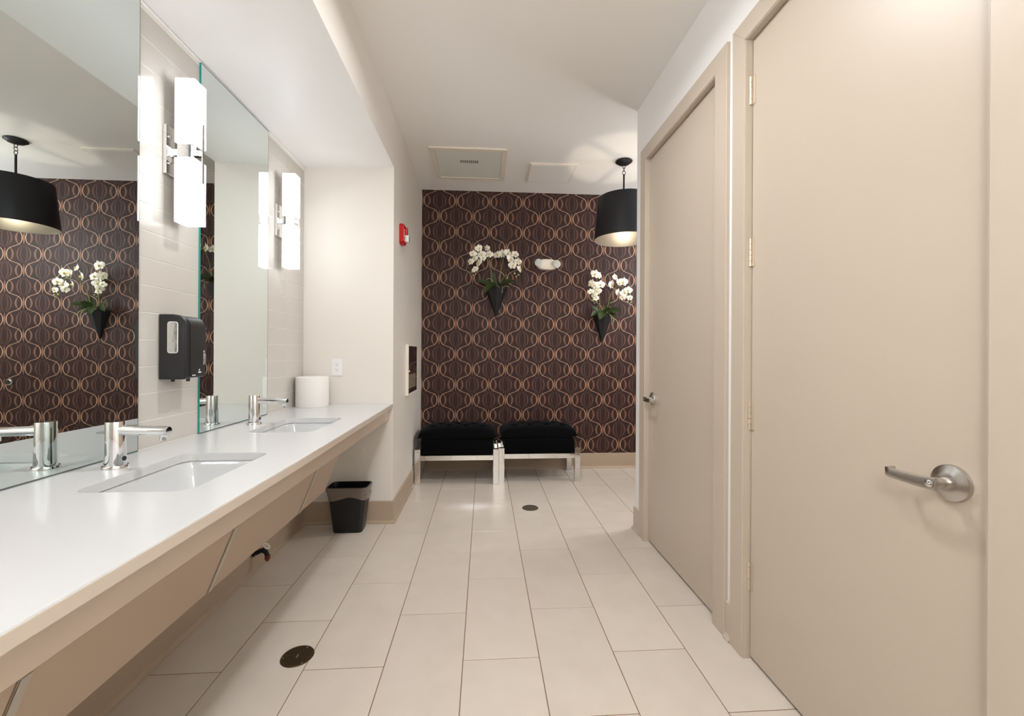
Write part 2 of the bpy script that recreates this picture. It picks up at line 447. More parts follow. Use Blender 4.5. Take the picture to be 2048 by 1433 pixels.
# ---------------------------------------------------------------- doors
def lever_set(parent, y, z, xf, sgn, rr=.042):
    """rose, neck and curved lever; lever runs in direction sgn along y"""
    bm = bm_()
    lathe(bm, [(0.0, -.0), (rr, 0), (rr, -.006), (rr * .97, -.010), (rr * .62, -.017), (rr * .46, -.019), (0.0, -.019)], 40, (xf, y, z), 'X')
    rose = obj('lever_handle', bm, 'steel', parent, True)
    bm = bm_(); lathe(bm, [(0, -.018), (.0135, -.018), (.0135, -.05), (.0125, -.056), (0, -.056)], 24, (xf, y, z), 'X')
    obj('neck', bm, 'steel', rose, True)
    # lever: flat bar that curls back toward the door at its tip
    bm = bm_(); loops = []
    L = .108
    for i in range(15):
        t = i / 14
        if t < .86: yy = -.012 + (L) * t / .86; xx = -.056 - .004 * math.sin(t / .86 * PI / 2)
        else:
            a = (t - .86) / .14 * PI * .55; yy = -.012 + L + .012 * math.sin(a); xx = -.060 + .012 * (1 - math.cos(a)) + (.012 if t > .99 else 0)
        zz = .0 - .002 * math.sin(t * PI)
        hw = .0138 - .0030 * t; th_ = .0045
        nx, ny = (-1, 0) if t < .86 else (-math.cos((t - .86) / .14 * PI * .55), math.sin((t - .86) / .14 * PI * .55))
        lp = []
        for sx, sz in ((1, -1), (1, 1), (-1, 1), (-1, -1)):
            for dx, dz in (((1, .8), (.8, 1)) if sx * sz > 0 else ((.8, 1), (1, .8))):
                lp.append((xf + xx + nx * sx * th_ * dx, y + sgn * (yy + ny * sx * th_ * dx), z + zz + sz * hw * dz))
        loops.append(lp)
    loft(bm, loops, True, True)
    obj('lever', bm, 'steel', rose, True)
    bm = bm_(); lathe(bm, [(0, -.0625), (.006, -.0625), (.0085, -.061), (.0085, -.058)], 20, (xf, y, z), 'X')
    box(bm, xf - .0655, xf - .061, y - .005, y + .005, z - .0015, z + .0015, .0005, 1)
    obj('turn_button', bm, 'chrome', rose, True)
    return rose

def door(name, y0, y1, hinge_far, casing_lo, casing_hi):
    e = bpy.data.objects.new(name, None); C.objects.link(e); e['kind'] = 'structure'; e.empty_display_size = .05
    cx0, cx1, lx, zt = 1.048, 1.066, 1.080, 2.597
    # casing: three flat boards with mitred look
    def cas(poly):
        bm = bm_(); prism(bm, poly, cx0, cx1, lambda a, b_, c: (c, a, b_))
        bmesh.ops.bevel(bm, geom=[e_ for e_ in bm.edges if all(abs(v.co.x - cx0) < 1e-5 for v in e_.verts)], offset=.002, segments=1, affect='EDGES')
        return bm
    obj('casing', cas([(y1, 0), (casing_hi, 0), (casing_hi, zt), (y1, DH)]), 'tan', e)
    obj('casing', cas([(casing_lo, 0), (y0, 0), (y0, DH), (casing_lo, zt)]), 'tan', e)
    obj('casing', cas([(y0, DH), (y1, DH), (casing_hi, zt), (casing_lo, zt)]), 'tan', e)
    # jamb lining
    bm = bm_(); box(bm, cx0 + .004, 1.17, y1 - .004, y1 + .0, 0, DH); obj('jamb', bm, 'tan', e)
    bm = bm_(); box(bm, cx0 + .004, 1.17, y0 - .0, y0 + .004, 0, DH); obj('jamb', bm, 'tan', e)
    bm = bm_(); box(bm, cx0 + .004, 1.17, y0, y1, DH - .004, DH); obj('jamb', bm, 'tan', e)
    bm = bm_(); box(bm, lx, lx + .044, y0 + .007, y1 - .0075, .012, DH - .0075, .0015, 1)
    leaf = obj('door_leaf', bm, 'tan', e)
    bm = bm_(); box(bm, lx + .05, 1.168, y0 + .004, y0 + .03, 0, DH - .004); box(bm, lx + .05, 1.168, y1 - .03, y1 - .004, 0, DH - .004)
    box(bm, lx + .05, 1.168, y0 + .004, y1 - .004, DH - .03, DH - .004); obj('door_stop', bm, 'tan', e)
    yh = y1 - .0055 if hinge_far else y0 + .0055
    for zc in (2.30, 1.645, .985, .338):
        bm = bm_()
        for k in range(5):
            a = zc - .057 + k * .0228
            lathe(bm, [(0, a + .0006), (.0062, a + .0006), (.0062, a + .0222), (0, a + .0222)], 14, (lx - .0075, yh, 0), 'Z')
        box(bm, lx - .003, lx + .0006, yh - .020 if hinge_far else yh, yh if hinge_far else yh + .02, zc - .057, zc + .057)
        obj('hinge', bm, 'hinge', e, True)
    return e
d1 = door('door_1', D1[0], D1[1], False, 1.788, 2.812)
lever_set(d1, 2.655, .943, 1.080, -1)
d2 = door('door_2', D2[0], D2[1], True, .733, 1.745)
lever_set(d2, .911, .940, 1.080, 1)

# ---------------------------------------------------------------- vanity
ZT = 0.860
def fx(y): return -0.634 if y < 1.5 else -0.634 - (y - 1.5) / (YE - 1.5) * .024
outer = [(XT + .001, YA + .002), (fx(0), YA + .002), (fx(1.5), 1.5), (fx(YE), YE - .001), (XT + .001, YE - .001)]
S = [(-1.090, -.790, 1.190, 1.632), (-1.098, -.794, 2.028, 2.470)]
bm = bm_(); holes_plate(bm, outer, [rrect(*s, .045, 7) for s in S], ZT - .028, ZT)
bmesh.ops.bevel(bm, geom=[e_ for e_ in bm.edges if all(abs(v.co.z - ZT) < 1e-6 for v in e_.verts) and len(e_.link_faces) == 2 and abs(e_.calc_face_angle(0)) > .5], offset=.0018, segments=2, affect='EDGES')
counter = tag(obj('countertop', bm, 'quartz'), 'long white quartz vanity countertop running along the tiled wall', 'countertop')
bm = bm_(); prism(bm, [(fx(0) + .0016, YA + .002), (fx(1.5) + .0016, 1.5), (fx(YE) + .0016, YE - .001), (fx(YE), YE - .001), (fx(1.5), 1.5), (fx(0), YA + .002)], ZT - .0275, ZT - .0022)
obj('front_edge', bm, 'edge', counter)  # thin strip that puts the warm shade of the front face into colour
# apron board, cleat and sloping knee panels under the counter
cover = thing('vanity_skirt', 'taupe apron board with sloping knee panels under the white countertop', 'skirt panel', (-.7, 0, .56))
bm = bm_(); box(bm, -.712 + .7, -.690 + .7, YA + .002, YE - .002, .742 - .56, ZT - .0285 - .56, .001, 1); obj('apron_board', bm, 'lam', cover)
bm = bm_(); box(bm, XT + .001 + .7, -.713 + .7, YE - .04, YE - .002, .75 - .56, ZT - .0285 - .56, .001, 1); obj('end_cleat', bm, 'lam', cover)
segs = [(YA + .01, .677), (.681, 1.222), (1.226, 1.800), (1.804, 2.086)]
def pp(y, s, o):   # s along the slope (0 top..1 bottom), o outward
    dx, dz = -.071, -.177; L = math.hypot(dx, dz); nx, nz = .177 / L, -.071 / L
    return (-.6905 + dx * s + nx * o + .7, y, .7418 + dz * s + nz * o - .56)
for a, b in segs:
    bm = bm_(); vs = []
    for y in (a, b):
        for s_, o_ in ((0, 0), (1, 0), (1, -.018), (0, -.018)): vs.append(bm.verts.new(pp(y, s_, o_)))
    for f in ((0, 1, 2, 3), (7, 6, 5, 4), (0, 4, 5, 1), (1, 5, 6, 2), (2, 6, 7, 3), (3, 7, 4, 0)): bm.faces.new([vs[i] for i in f])
    obj('panel', bm, 'panel', cover)
for y in (.681, 1.226, 1.804):
    bm = bm_(); vs = []
    for yy in (y + .001, y + .019):
        for s_, o_ in ((.0, .0002), (1.0, .0002), (1.0, .0022), (.0, .0022)): vs.append(bm.verts.new(pp(yy, s_, o_)))
    for f in ((0, 1, 2, 3), (7, 6, 5, 4), (0, 4, 5, 1), (1, 5, 6, 2), (2, 6, 7, 3), (3, 7, 4, 0)): bm.faces.new([vs[i] for i in f])
    obj('joint_strip', bm, 'alu', cover)
for y in (.9, 1.79):
    bm = bm_(); prism(bm, [(XT + .002, .83), (-.714, .83), (-.714, .735), (XT + .002, .50)], y, y + .015, lambda a, b_, c: (a + .7, c, b_ - .56))
    obj('bracket', bm, 'lam', cover)
# sinks
def sink(s, label):
    x0, x1, y0, y1 = s; cx, cy = (x0 + x1) / 2, (y0 + y1) / 2
    e = thing('undermount_sink', label, 'sink', (cx, cy, ZT - .18), 0, 'sinks in the white vanity counter')
    def L(g, z, r): return [(x - cx, y - cy, z - (ZT - .18)) for x, y in rrect(x0 - g, x1 + g, y0 - g, y1 + g, max(.02, r), 7)]
    bm = bm_(); zt = ZT - .0285
    loft(bm, [L(.03, zt, .06), L(.006, zt, .05), L(.002, zt - .006, .048), L(-.004, zt - .03, .046), L(-.016, zt - .09, .05), L(-.03, zt - .115, .055), L(-.06, zt - .128, .06), L(-.10, zt - .134, .045)], True)
    # outer shell
    loft(bm, [L(.03, zt, .06), L(.03, zt - .008, .06), L(.012, zt - .02, .05), L(-.004, zt - .10, .05), L(-.03, zt - .135, .05), L(-.09, zt - .148, .05)], True)
    obj('basin', bm, 'porc', e, True)
    bm = bm_(); lathe(bm, [(0, .0185 + .0), (.012, .0185), (.014, .020), (.022, .020), (.0225, .0175)], 24, (0, 0, 0)); obj('drain', bm, 'chrome', e, True)
    return e
sink(S[0], 'nearer rectangular white undermount sink in front of the larger faucet')
sink(S[1], 'farther rectangular white undermount sink beside the paper roll')
# faucets
def faucet(x, y, label):
    e = thing('sensor_faucet', label, 'faucet', (x, y, ZT), 0, 'chrome sensor faucets on the vanity')
    bm = bm_(); lathe(bm, [(0, 0), (.0345, 0), (.0345, .005), (.0330, .009), (.0285, .010)], 40); obj('base_ring', bm, 'chrome', e, True)
    bm = bm_(); lathe(bm, [(.0285, .009), (.0275, .03), (.0262, .08), (.0258, .146), (.0250, .1485), (0, .1492)], 40); obj('body', bm, 'chrome', e, True)
    bm = bm_(); tube(bm, [(.015, 0, .121), (.028, 0, .1205), (.05, 0, .1195), (.155, 0, .1165), (.163, 0, .1163)], [.0165, .0165, .0155, .0150, .0135], 24)
    sp = obj('spout', bm, 'chrome', e, True)
    bm = bm_(); lathe(bm, [(0, .0), (.009, .0), (.0105, .004), (.0105, .026)], 20, (.146, 0, .086)); obj('aerator', bm, 'chrome', sp, True)
    bm = bm_(); lathe(bm, [(0, .0016), (.0072, .0016), (.0078, 0)], 20, (.0272, 0, .030), 'X')
    o = obj('sensor_eye', bm, 'dark', e, True)
    return e
faucet(-1.175, 1.438, 'chrome sensor faucet at the nearer sink in front of the big mirror')
faucet(-1.175, 2.262, 'chrome sensor faucet at the farther sink next to the paper roll')
# mirrors
def mirror(y0, y1, label):
    t = .008
    bm = bm_(); box(bm, XT + .0005, XT + t, y0, y1, .8625, 2.5345, .0004, 1)
    o = obj('wall_mirror', bm, 'mirror'); tag(o, label, 'mirror', 'frameless mirrors behind the vanity')
    bm = bm_(); box(bm, XT + .0005, XT + t + .0004, y0 - .0012, y0, .8625, 2.5345); obj('glass_edge', bm, 'gedge', o)
    bm = bm_(); box(bm, XT + .0005, XT + t + .0004, y1, y1 + .0012, .8625, 2.5345); obj('glass_edge', bm, 'bedge', o)
    bm = bm_(); box(bm, XT + .0005, XT + t + .0006, y0, y1, .8606, .8650); obj('bottom_edge', bm, 'bedge', o)
    bm = bm_(); box(bm, XT + .0005, XT + t + .0006, y0, y1, 2.5325, 2.5358); obj('top_edge', bm, 'bedge', o)
    return o
mirror(1.04, 1.661, 'large frameless mirror reflecting the papered wall, at the left edge of the view')
mirror(2.003, 2.600, 'frameless mirror with a teal glass edge between the two wall sconces')
# sconces
def sconce(y, label):
    e = thing('wall_sconce', label, 'wall lamp', (XT, y, 2.045), 0, 'white glass wall sconces')
    bm = bm_(); box(bm, .0005, .014, -.045, .045, -.098, .098, .0015, 1); bp = obj('backplate', bm, 'chrome', e)
    for z in (-.054, .054):
        bm = bm_(); lathe(bm, [(0, .021), (.004, .021), (.0055, .018), (.0055, .014)], 14, (0, -.028, z), 'X'); obj('screw', bm, 'chrome', bp, True)
    bm = bm_(); box(bm, .013, .045, -.012, .012, -.014, .014, .001, 1); box(bm, .045, .110, -.031, .031, -.0275, .0275, .0015, 1)
    box(bm, .110, .126, -.010, .010, -.011, .011, .001, 1); obj('arm_block', bm, 'chrome', e)
    bm = bm_(); box(bm, .124, .1285, -.006, .006, -.122, .122, .001, 1); obj('front_bar', bm, 'chrome', e)
    for z0, z1 in ((.030, .290), (-.290, -.030)):
        bm = bm_(); box(bm, .041, .116, -.0375, .0375, z0, z1, .002, 2); gs = obj('glass_shade', bm, 'glow', e)
        bm = bm_(); box(bm, .0385, .0408, -.0375, .0375, z0, z1); obj('shade_backing', bm, 'steel', gs)
    return e
sconce(1.830, 'nearer wall sconce with two white glass boxes above the black dispenser')
sconce(2.742, 'farther wall sconce with two white glass boxes above the paper roll')
# soap dispenser
e = thing('soap_dispenser', 'black automatic soap dispenser on the tiles below the nearer sconce', 'dispenser', (XT, 1.831, 1.125))
DD, DW, DHH = .106, .064, .252
def dprof(inset, zz0, zz1, r, d):
    out = []
    for k in range(9):
        a = PI / 2 * k / 8; out.append((d - r + r * math.sin(a), zz1 - r + r * math.cos(a)))
    for k in range(5):
        a = PI / 2 * k / 4; out.append((d - .012 + .012 * math.cos(a), zz0 + .012 - .012 * math.sin(a)))
    out += [(0.001, zz0), (0.001, zz1)]
    return out
bm = bm_(); prism(bm, dprof(0, .0, DHH, .045, DD), -DW + .026, DW - .004, lambda a, b_, c: (a, c, b_)); 
bmesh.ops.bevel(bm, geom=[e_ for e_ in bm.edges if all(v.co.y > DW - .005 for v in e_.verts)], offset=.008, segments=3, affect='EDGES')
obj('body', bm, 'blackpl', e, True)
bm = bm_(); prism(bm, dprof(0, -.004, DHH + .003, .048, DD - .003), -DW, -DW + .0265, lambda a, b_, c: (a, c, b_))
bmesh.ops.bevel(bm, geom=[e_ for e_ in bm.edges if all(v.co.y < -DW + .001 for v in e_.verts)], offset=.004, segments=2, affect='EDGES')
obj('side_cheek', bm, 'blackpl', e, True)
wy = -DW - .0006
wpoly = rrect(.036, .076, .100, .226, .010, 5)
wpoly = [(x, z) for x, z in wpoly]
bm = bm_(); prism(bm, wpoly, wy - .0012, wy + .001, lambda a, b_, c: (a, c, b_)); wf = obj('refill_window', bm, 'white', e)
bm = bm_(); prism(bm, rrect(.0385, .0735, .1025, .2235, .009, 5), wy - .0022, wy - .001, lambda a, b_, c: (a, c, b_)); obj('refill_bag', bm, 'refill', wf)
for x_, y_ in ((.040, -.04), (.085, -.02)):
    bm = bm_(); lathe(bm, [(0, -.014), (.006, -.014), (.007, -.004), (.007, 0)], 16, (x_, y_, 0)); obj('nozzle', bm, 'blackpl', e, True)
Rv = Matrix(((0, 0, 1, 0), (0, 1, 0, 0), (0, 0, 1, 0), (0, 0, 0, 1)))
# text on the front face: x axis up, facing +X
fx_up = Matrix.Translation((DD + .0006, .046, .078)) @ Matrix(((0, 0, 1, 0), (0, -1, 0, 0), (1, 0, 0, 0), (0, 0, 0, 1)))
fx_up = Matrix.Translation((DD + .0006, .046, .078)) @ Matrix(((0, 0, 1, 0), (0, -1, 0, 0), (1, 0, 0, 0), (0, 0, 0, 1)))
def basis(px, py, pz, ax, ay, az): return Matrix(((ax[0], ay[0], az[0], px), (ax[1], ay[1], az[1], py), (ax[2], ay[2], az[2], pz), (0, 0, 0, 1)))
text_mesh('lettering', 'TRANSCEND', .0105, 'white', e, basis(DD + .0008, .044, .082, (0, 0, 1), (0, -1, 0), (1, 0, 0)))
text_mesh('lettering', 'AUTOMATIC SOAP', .0048, 'white', e, basis(DD + .0008, .052, .078, (0, 0, 1), (0, -1, 0), (1, 0, 0)))
bm = bm_(); box(bm, DD, DD + .002, -.034, -.006, .006, .016, .001, 1); bd = obj('badge', bm, 'blackiron', e)
bm = bm_(); box(bm, DD + .002, DD + .0024, -.031, -.010, .009, .013); obj('badge_print', bm, 'white', bd)
bm = bm_(); prism(bm, [(.010, .031), (.016, .026), (.0185, .036)], DD + .0002, DD + .001, lambda a, b_, c: (c, a, b_)); box(bm, DD + .0002, DD + .001, .008, .026, .019, .0245)
obj('hand_symbol', bm, 'white', e)
# paper roll
bm = bm_(); R0 = .105
lathe(bm, [(.024, .196), (.03, .204), (.06, .203), (.100, .202), (R0, .199), (R0, .003), (.103, 0), (.024, 0), (.024, .196)], 56)
roll = tag(obj('paper_roll', bm, 'paper', None, True, (-1.173, 2.992, ZT + .0005)), 'big white paper towel roll standing at the far counter corner', 'paper roll')
bm = bm_(); lathe(bm, [(.0235, .001), (.0235, .198), (.0215, .198), (.0215, .001), (.0235, .001)], 32); obj('cardboard_core', bm, 'cream', roll, True)
# outlet on the alcove end wall
e = thing('power_outlet', 'white duplex power outlet on the white wall beside the paper roll', 'outlet', (-1.050, YE, 1.1225))
bm = bm_(); box(bm, -.0385, .0385, -.0055, -.0004, -.061, .061, .002, 2); pl = obj('cover_plate', bm, 'white', e)
bm = bm_(); box(bm, -.017, .017, -.0075, -.005, -.034, .034, .0008, 1); rc = obj('receptacle', bm, 'white', e)
for z in (-.0185, .0185):
    bm = bm_()
    box(bm, -.0075, -.0055, -.0082, -.0074, z + .001, z + .009); box(bm, .0050, .0066, -.0082, -.0074, z + .001, z + .008)
    lathe(bm, [(0, -.0082), (.0024, -.0082), (.0024, -.0074)], 12, (0, 0, z - .006), 'Y'); obj('socket_slots', bm, 'slot', rc)
for z in (-.048, .048):
    bm = bm_(); lathe(bm, [(0, -.0062), (.0028, -.0062), (.003, -.005)], 12, (0, 0, z), 'Y'); obj('screw', bm, 'white', pl)

# ---------------------------------------------------------------- waste bin
e = thing('waste_bin', 'black plastic waste bin with a grey liner beneath the counter end', 'waste bin', (-.925, 3.010, 0))
def bl(w_, d_, z, r):
    c4 = rrect(-w_, w_, -d_, d_, r, 6); out = []
    for i in range(len(c4)):
        p, q = c4[i], c4[(i + 1) % len(c4)]; out.append((p[0], p[1], z))
        if (i + 1) % 7 == 0:
            for k in range(1, 10): out.append((p[0] + (q[0] - p[0]) * k / 10, p[1] + (q[1] - p[1]) * k / 10, z))
    return out
bm = bm_()
loft(bm, [bl(.094, .052, .0, .022), bl(.099, .056, .006, .026), bl(.132, .076, .298, .034), bl(.136, .079, .302, .036), bl(.137, .080, .311, .036), bl(.134, .077, .313, .035), bl(.129, .073, .300, .033), bl(.098, .054, .015, .024)], True, True)
obj('bucket', bm, 'bin', e, True)
random.seed(3)
def wob(loop, amp, ph):
    n = len(loop); return [(x * (1 + amp * math.sin(k * 1.9 + ph)), y * (1 + amp * math.cos(k * 2.3 + ph)), z + .004 * math.sin(k * .7 + ph)) for k, (x, y, z) in enumerate(loop)]
bm = bm_()
lo_ = [bl(.140, .083, .312, .037), bl(.142, .084, .302, .038)]
import mathutils
for i in range(16):
    z = .298 - i * .0042; base_ = bl(.1395 - i * .0008, .0825 - i * .0006, z, .037); lp = []
    for x, y, z_ in base_:
        q = mathutils.noise.noise(Vector((x * 14 + y * 9, y * 14, z_ * 95 + x * 22))) * .0055 + .0010
        L_ = math.hypot(x, y); zz = z_ + (.012 * math.sin(x * 26 + 1.0) * (i / 15) if i > 3 else 0)
        lp.append((x * (1 + q / L_), y * (1 + q / L_), zz))
    lo_.append(lp)
loft(bm, lo_); obj('liner', bm, 'liner', e, True)
bm = bm_()
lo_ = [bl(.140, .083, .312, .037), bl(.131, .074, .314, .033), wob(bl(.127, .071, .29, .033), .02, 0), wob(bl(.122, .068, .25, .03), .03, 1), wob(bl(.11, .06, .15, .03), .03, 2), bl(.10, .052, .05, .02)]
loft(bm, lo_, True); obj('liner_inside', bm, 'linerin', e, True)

# ---------------------------------------------------------------- hose valve low on the wall
e = thing('hose_valve', 'small black water valve with a white wheel low beneath the counter', 'valve', (XT + .012, 2.452, .112))
bm = bm_(); tube(bm, [(0, 0, 0), (.02, 0, .0), (.036, .0, .010), (.05, 0, .014), (.066, 0, .004), (.074, 0, -.014)], [.014, .012, .013, .014, .012, .011], 14); lathe(bm, [(0, 0), (.022, 0), (.022, .005), (0, .005)], 20, (0, 0, 0), 'X')
vb = obj('valve_body', bm, 'blackiron', e, True)
bm = bm_(); lathe(bm, [(0, -.046), (.009, -.046), (.009, -.040), (.014, -.036), (.014, -.014), (0, -.014)], 12, (.075, 0, 0)); obj('hose_outlet', bm, 'copper', e, True)
bm = bm_(); tube(bm, [(.05, 0, .012), (.068, .0, .034)], .004, 8); obj('valve_stem', bm, 'brass', e, True)
bm = bm_(); Rw = Matrix.Translation((.070, 0, .037)) @ Matrix.Rotation(math.radians(40), 4, 'Y')
pts = [Rw @ Vector((.019 * math.cos(a), .019 * math.sin(a), 0)) for a in [2 * PI * k / 24 for k in range(25)]]
tube(bm, pts, .0026, 6, False)
for k in range(6):
    a = 2 * PI * k / 6; tube(bm, [Rw @ Vector((.005 * math.cos(a), .005 * math.sin(a), 0)), Rw @ Vector((.024 * math.cos(a), .024 * math.sin(a), 0))], .0018, 6)
obj('hand_wheel', bm, 'white', e, True)

# ---------------------------------------------------------------- benches
def bench(x, y, label):
    e = thing('tufted_bench', label, 'bench', (x, y, 0), 0, 'black tufted benches by the papered wall')
    W, Dp, LT = .3895, .2275, .052
    for sx in (-1, 1):
        for sy in (-1, 1):
            cx, cy = sx * (W - LT / 2), sy * (Dp - LT / 2)
            bm = bm_(); box(bm, cx - LT / 2, cx + LT / 2, cy - LT / 2, cy + LT / 2, .0005, .328, .0015, 1); obj('leg', bm, 'chrome', e)
    for sy in (-1, 1):
        bm = bm_(); box(bm, -W + LT, W - LT, sy * (Dp - .004) - (.03 if sy > 0 else 0), sy * (Dp - .004) + (.03 if sy < 0 else 0), .226, .271, .001, 1); obj('rail', bm, 'chrome', e)
    for sx in (-1, 1):
        bm = bm_(); box(bm, sx * (W - .004) - (.03 if sx > 0 else 0), sx * (W - .004) + (.03 if sx < 0 else 0), -Dp + LT, Dp - LT, .226, .271, .001, 1); obj('rail', bm, 'chrome', e)
    bm = bm_(); box(bm, -W + LT + .002, W - LT - .002, -Dp + .006, Dp - .006, .2715, .415, .018, 3); obj('seat_base', bm, 'velvet', e, True)
    # pillow top
    nx, ny = 46, 30; hw, hd = W - .012, Dp + .004
    bt = [(bx, by) for bx in (-.62, -.21, .21, .62) for by in (-.45, .45)] + [(bx, 0) for bx in (-.41, 0, .41)]
    bm = bm_(); top = []; bot = []
    for j in range(ny + 1):
        rt = []; rb = []
        for i in range(nx + 1):
            u = -1 + 2 * i / nx; v = -1 + 2 * j / ny
            f = max(0, (1 - abs(u) ** 3.2) * (1 - abs(v) ** 3.2)) ** .42
            X_ = u * hw * (1 - .03 * (1 - f) * abs(v)); Y_ = v * hd * (1 - .04 * (1 - f))
            d = 0
            for bx, by in bt:
                rr = math.hypot((u - bx) * hw, (v - by) * hd); d = max(d, math.exp(-(rr / .028) ** 2))
            pf = 1 - .30 * d - .06 * (abs(math.sin(u * PI * 2.43)) < .25) * f
            zt = .438 + .102 * f * pf; zb = .438 - .030 * f
            rt.append(bm.verts.new((X_, Y_, zt)))
            rb.append(bm.verts.new((X_, Y_, zb)) if 0 < i < nx and 0 < j < ny else None)
        top.append(rt); bot.append(rb)
    for j in range(ny):
        for i in range(nx):
            bm.faces.new((top[j][i], top[j][i + 1], top[j + 1][i + 1], top[j + 1][i]))
            q = [bot[a][b_] or top[a][b_] for a, b_ in ((j, i), (j + 1, i), (j + 1, i + 1), (j, i + 1))]
            try: bm.faces.new(q)
            except ValueError: pass
    cu = obj('tufted_cushion', bm, 'velvet', e, True)
    for bx, by in bt:
        u, v = bx, by; f = ((1 - abs(u) ** 3.2) * (1 - abs(v) ** 3.2)) ** .42
        bm = bm_(); lathe(bm, [(0, .006), (.006, .005), (.010, .001), (.010, -.002)], 10, (bx * hw, by * hd, .438 + .102 * f * .70)); obj('button', bm, 'velvet', cu, True)
    return e
bench(-.2485, 4.203, 'left black velvet tufted bench on chrome legs touching the side wall')
bench(.5335, 4.243, 'right black velvet tufted bench on chrome legs below the emergency light')

# ---------------------------------------------------------------- pendant
e = thing('drum_pendant', 'black drum pendant lamp with silver lining hanging by the wall end', 'pendant lamp', (1.2235, 3.684, 0))
bm = bm_(); lathe(bm, [(0, ZC - .0005), (.066, ZC - .0005), (.073, ZC - .006), (.072, ZC - .012), (.058, ZC - .020), (.050, ZC - .028), (.012, ZC - .034), (0, ZC - .034)], 40); cn = obj('canopy', bm, 'blackm', e, True)
for i, (z, rot) in enumerate(((2.886, 0), (2.858, 90), (2.828, 0))):
    pts = []
    for k in range(17):
        a = 2 * PI * k / 16; px_, pz_ = .014 * math.cos(a), .0185 * math.sin(a)
        pts.append((px_, 0, z + pz_) if rot == 0 else (0, px_, z + pz_))
    bm = bm_(); tube(bm, pts, .0024, 8, False); obj('chain_link', bm, 'blackm', e, True)
bm = bm_(); tube(bm, [(0, 0, 2.815), (0, 0, 2.42)], .008, 12); obj('rod', bm, 'blackm', e, True)
bm = bm_(); n = 64
rb, rt_ = .258, .222; zb, zt = 2.237, 2.605
lathe(bm, [(rb, zb), (rt_, zt), (rt_ - .002, zt), (rb - .002, zb), (rb, zb)], n); obj('shade', bm, 'blackm', e, True)
bm = bm_(); lathe(bm, [(rb - .0025, zb + .0005), (rt_ - .0025, zt - .0005), (rt_ - .0035, zt - .0005), (rb - .0035, zb + .0005), (rb - .0025, zb + .0005)], n); obj('shade_lining', bm, 'silver', e, True)
bm = bm_()
for k in range(3):
    a = math.radians(100 + 120 * k); tube(bm, [(0, 0, zt - .035), (math.cos(a) * (rt_ - .004), math.sin(a) * (rt_ - .004), zt - .035)], .011, 8)
lathe(bm, [(0, zt - .02), (.024, zt - .02), (.024, zt - .05), (0, zt - .05)], 20); obj('spider', bm, 'blackm', e, True)
bm = bm_(); lathe(bm, [(0, 2.47), (.018, 2.47), (.018, 2.406), (0, 2.406)], 18); obj('socket', bm, 'white', e, True)
bm = bm_(); lathe(bm, [(0, 2.406), (.012, 2.406), (.018, 2.385), (.027, 2.362), (.028, 2.348), (.020, 2.328), (0, 2.320)], 20); obj('bulb', bm, 'bulb', e, True)

# ---------------------------------------------------------------- ceiling fittings
e = thing('ceiling_vent', 'square ceiling vent with a grey mesh panel in a white frame', 'vent', (-.141, 3.862, ZC))
hx_, hy_ = .328, .318
bm = bm_(); holes_plate(bm, [(-hx_, -hy_), (hx_, -hy_), (hx_, hy_), (-hx_, hy_)], [[(-hx_ + .045, -hy_ + .045), (hx_ - .045, -hy_ + .045), (hx_ - .045, hy_ - .045), (-hx_ + .045, hy_ - .045)]], -.011, -.0003); obj('frame', bm, 'cream', e)
bm = bm_(); box(bm, -hx_ + .046, hx_ - .046, -hy_ + .046, hy_ - .046, -.007, -.0003); gr = obj('mesh_panel', bm, 'screen', e)
bm = bm_()
for i in range(9):
    x_ = -.074 + i * .0185; box(bm, x_ - .005, x_ + .005, -.10, -.045, -.0078, -.0070)
obj('louvre_slots', bm, 'slot', gr); bpy.data.objects['louvre_slots'].data.materials[0] = M['alu']
e = thing('access_panel', 'plain white ceiling access hatch beside the drum pendant', 'hatch', (.616, 3.987, ZC))
bm = bm_(); box(bm, -.214, .214, -.204, .204, -.010, -.0003, .001, 1); pf = obj('frame', bm, 'cream', e)
bm = bm_(); box(bm, -.199, .199, -.189, .189, -.0125, -.0095, .001, 1); obj('hatch_door', bm, 'ceil', e)
# downlight trims (around the unseen ceiling lamps, one inferred and two added)
for x, y, p in DOWN:
    bm = bm_(); lathe(bm, [(.083, ZC - .0005), (.105, ZC - .0005), (.105, ZC - .004), (.083, ZC - .006), (.083, ZC - .0005)], 32, (x, y, 0))
    tag(obj('downlight_trim', bm, 'white', None, True), 'white ring of a recessed ceiling light, out of view overhead', 'ceiling light', 'recessed ceiling lights')

for i, (x, y, z, p) in enumerate(FILL_GLOBES):
    e = thing('globe_pendant', ['opal globe pendant lamp at the near end of the room, behind the viewpoint', 'opal globe pendant lamp round the corner past the door wall'][i], 'pendant lamp', (x, y, z), 0, 'opal globe pendants')
    bm = bm_(); bmesh.ops.create_uvsphere(bm, u_segments=24, v_segments=14, radius=.19)
    obj('globe', bm, mat('opal_globe_lit', (250, 248, 244), .3, emit=(0.96, 1.0, 1.05), es=p), e, True)
    bm = bm_(); tube(bm, [(0, 0, .188), (0, 0, ZC - z - .02)], .006, 8); obj('stem', bm, 'blackm', e, True)
    bm = bm_(); lathe(bm, [(0, ZC - z - .0005), (.05, ZC - z - .0005), (.05, ZC - z - .02), (0, ZC - z - .025)], 24); obj('canopy', bm, 'blackm', e, True)

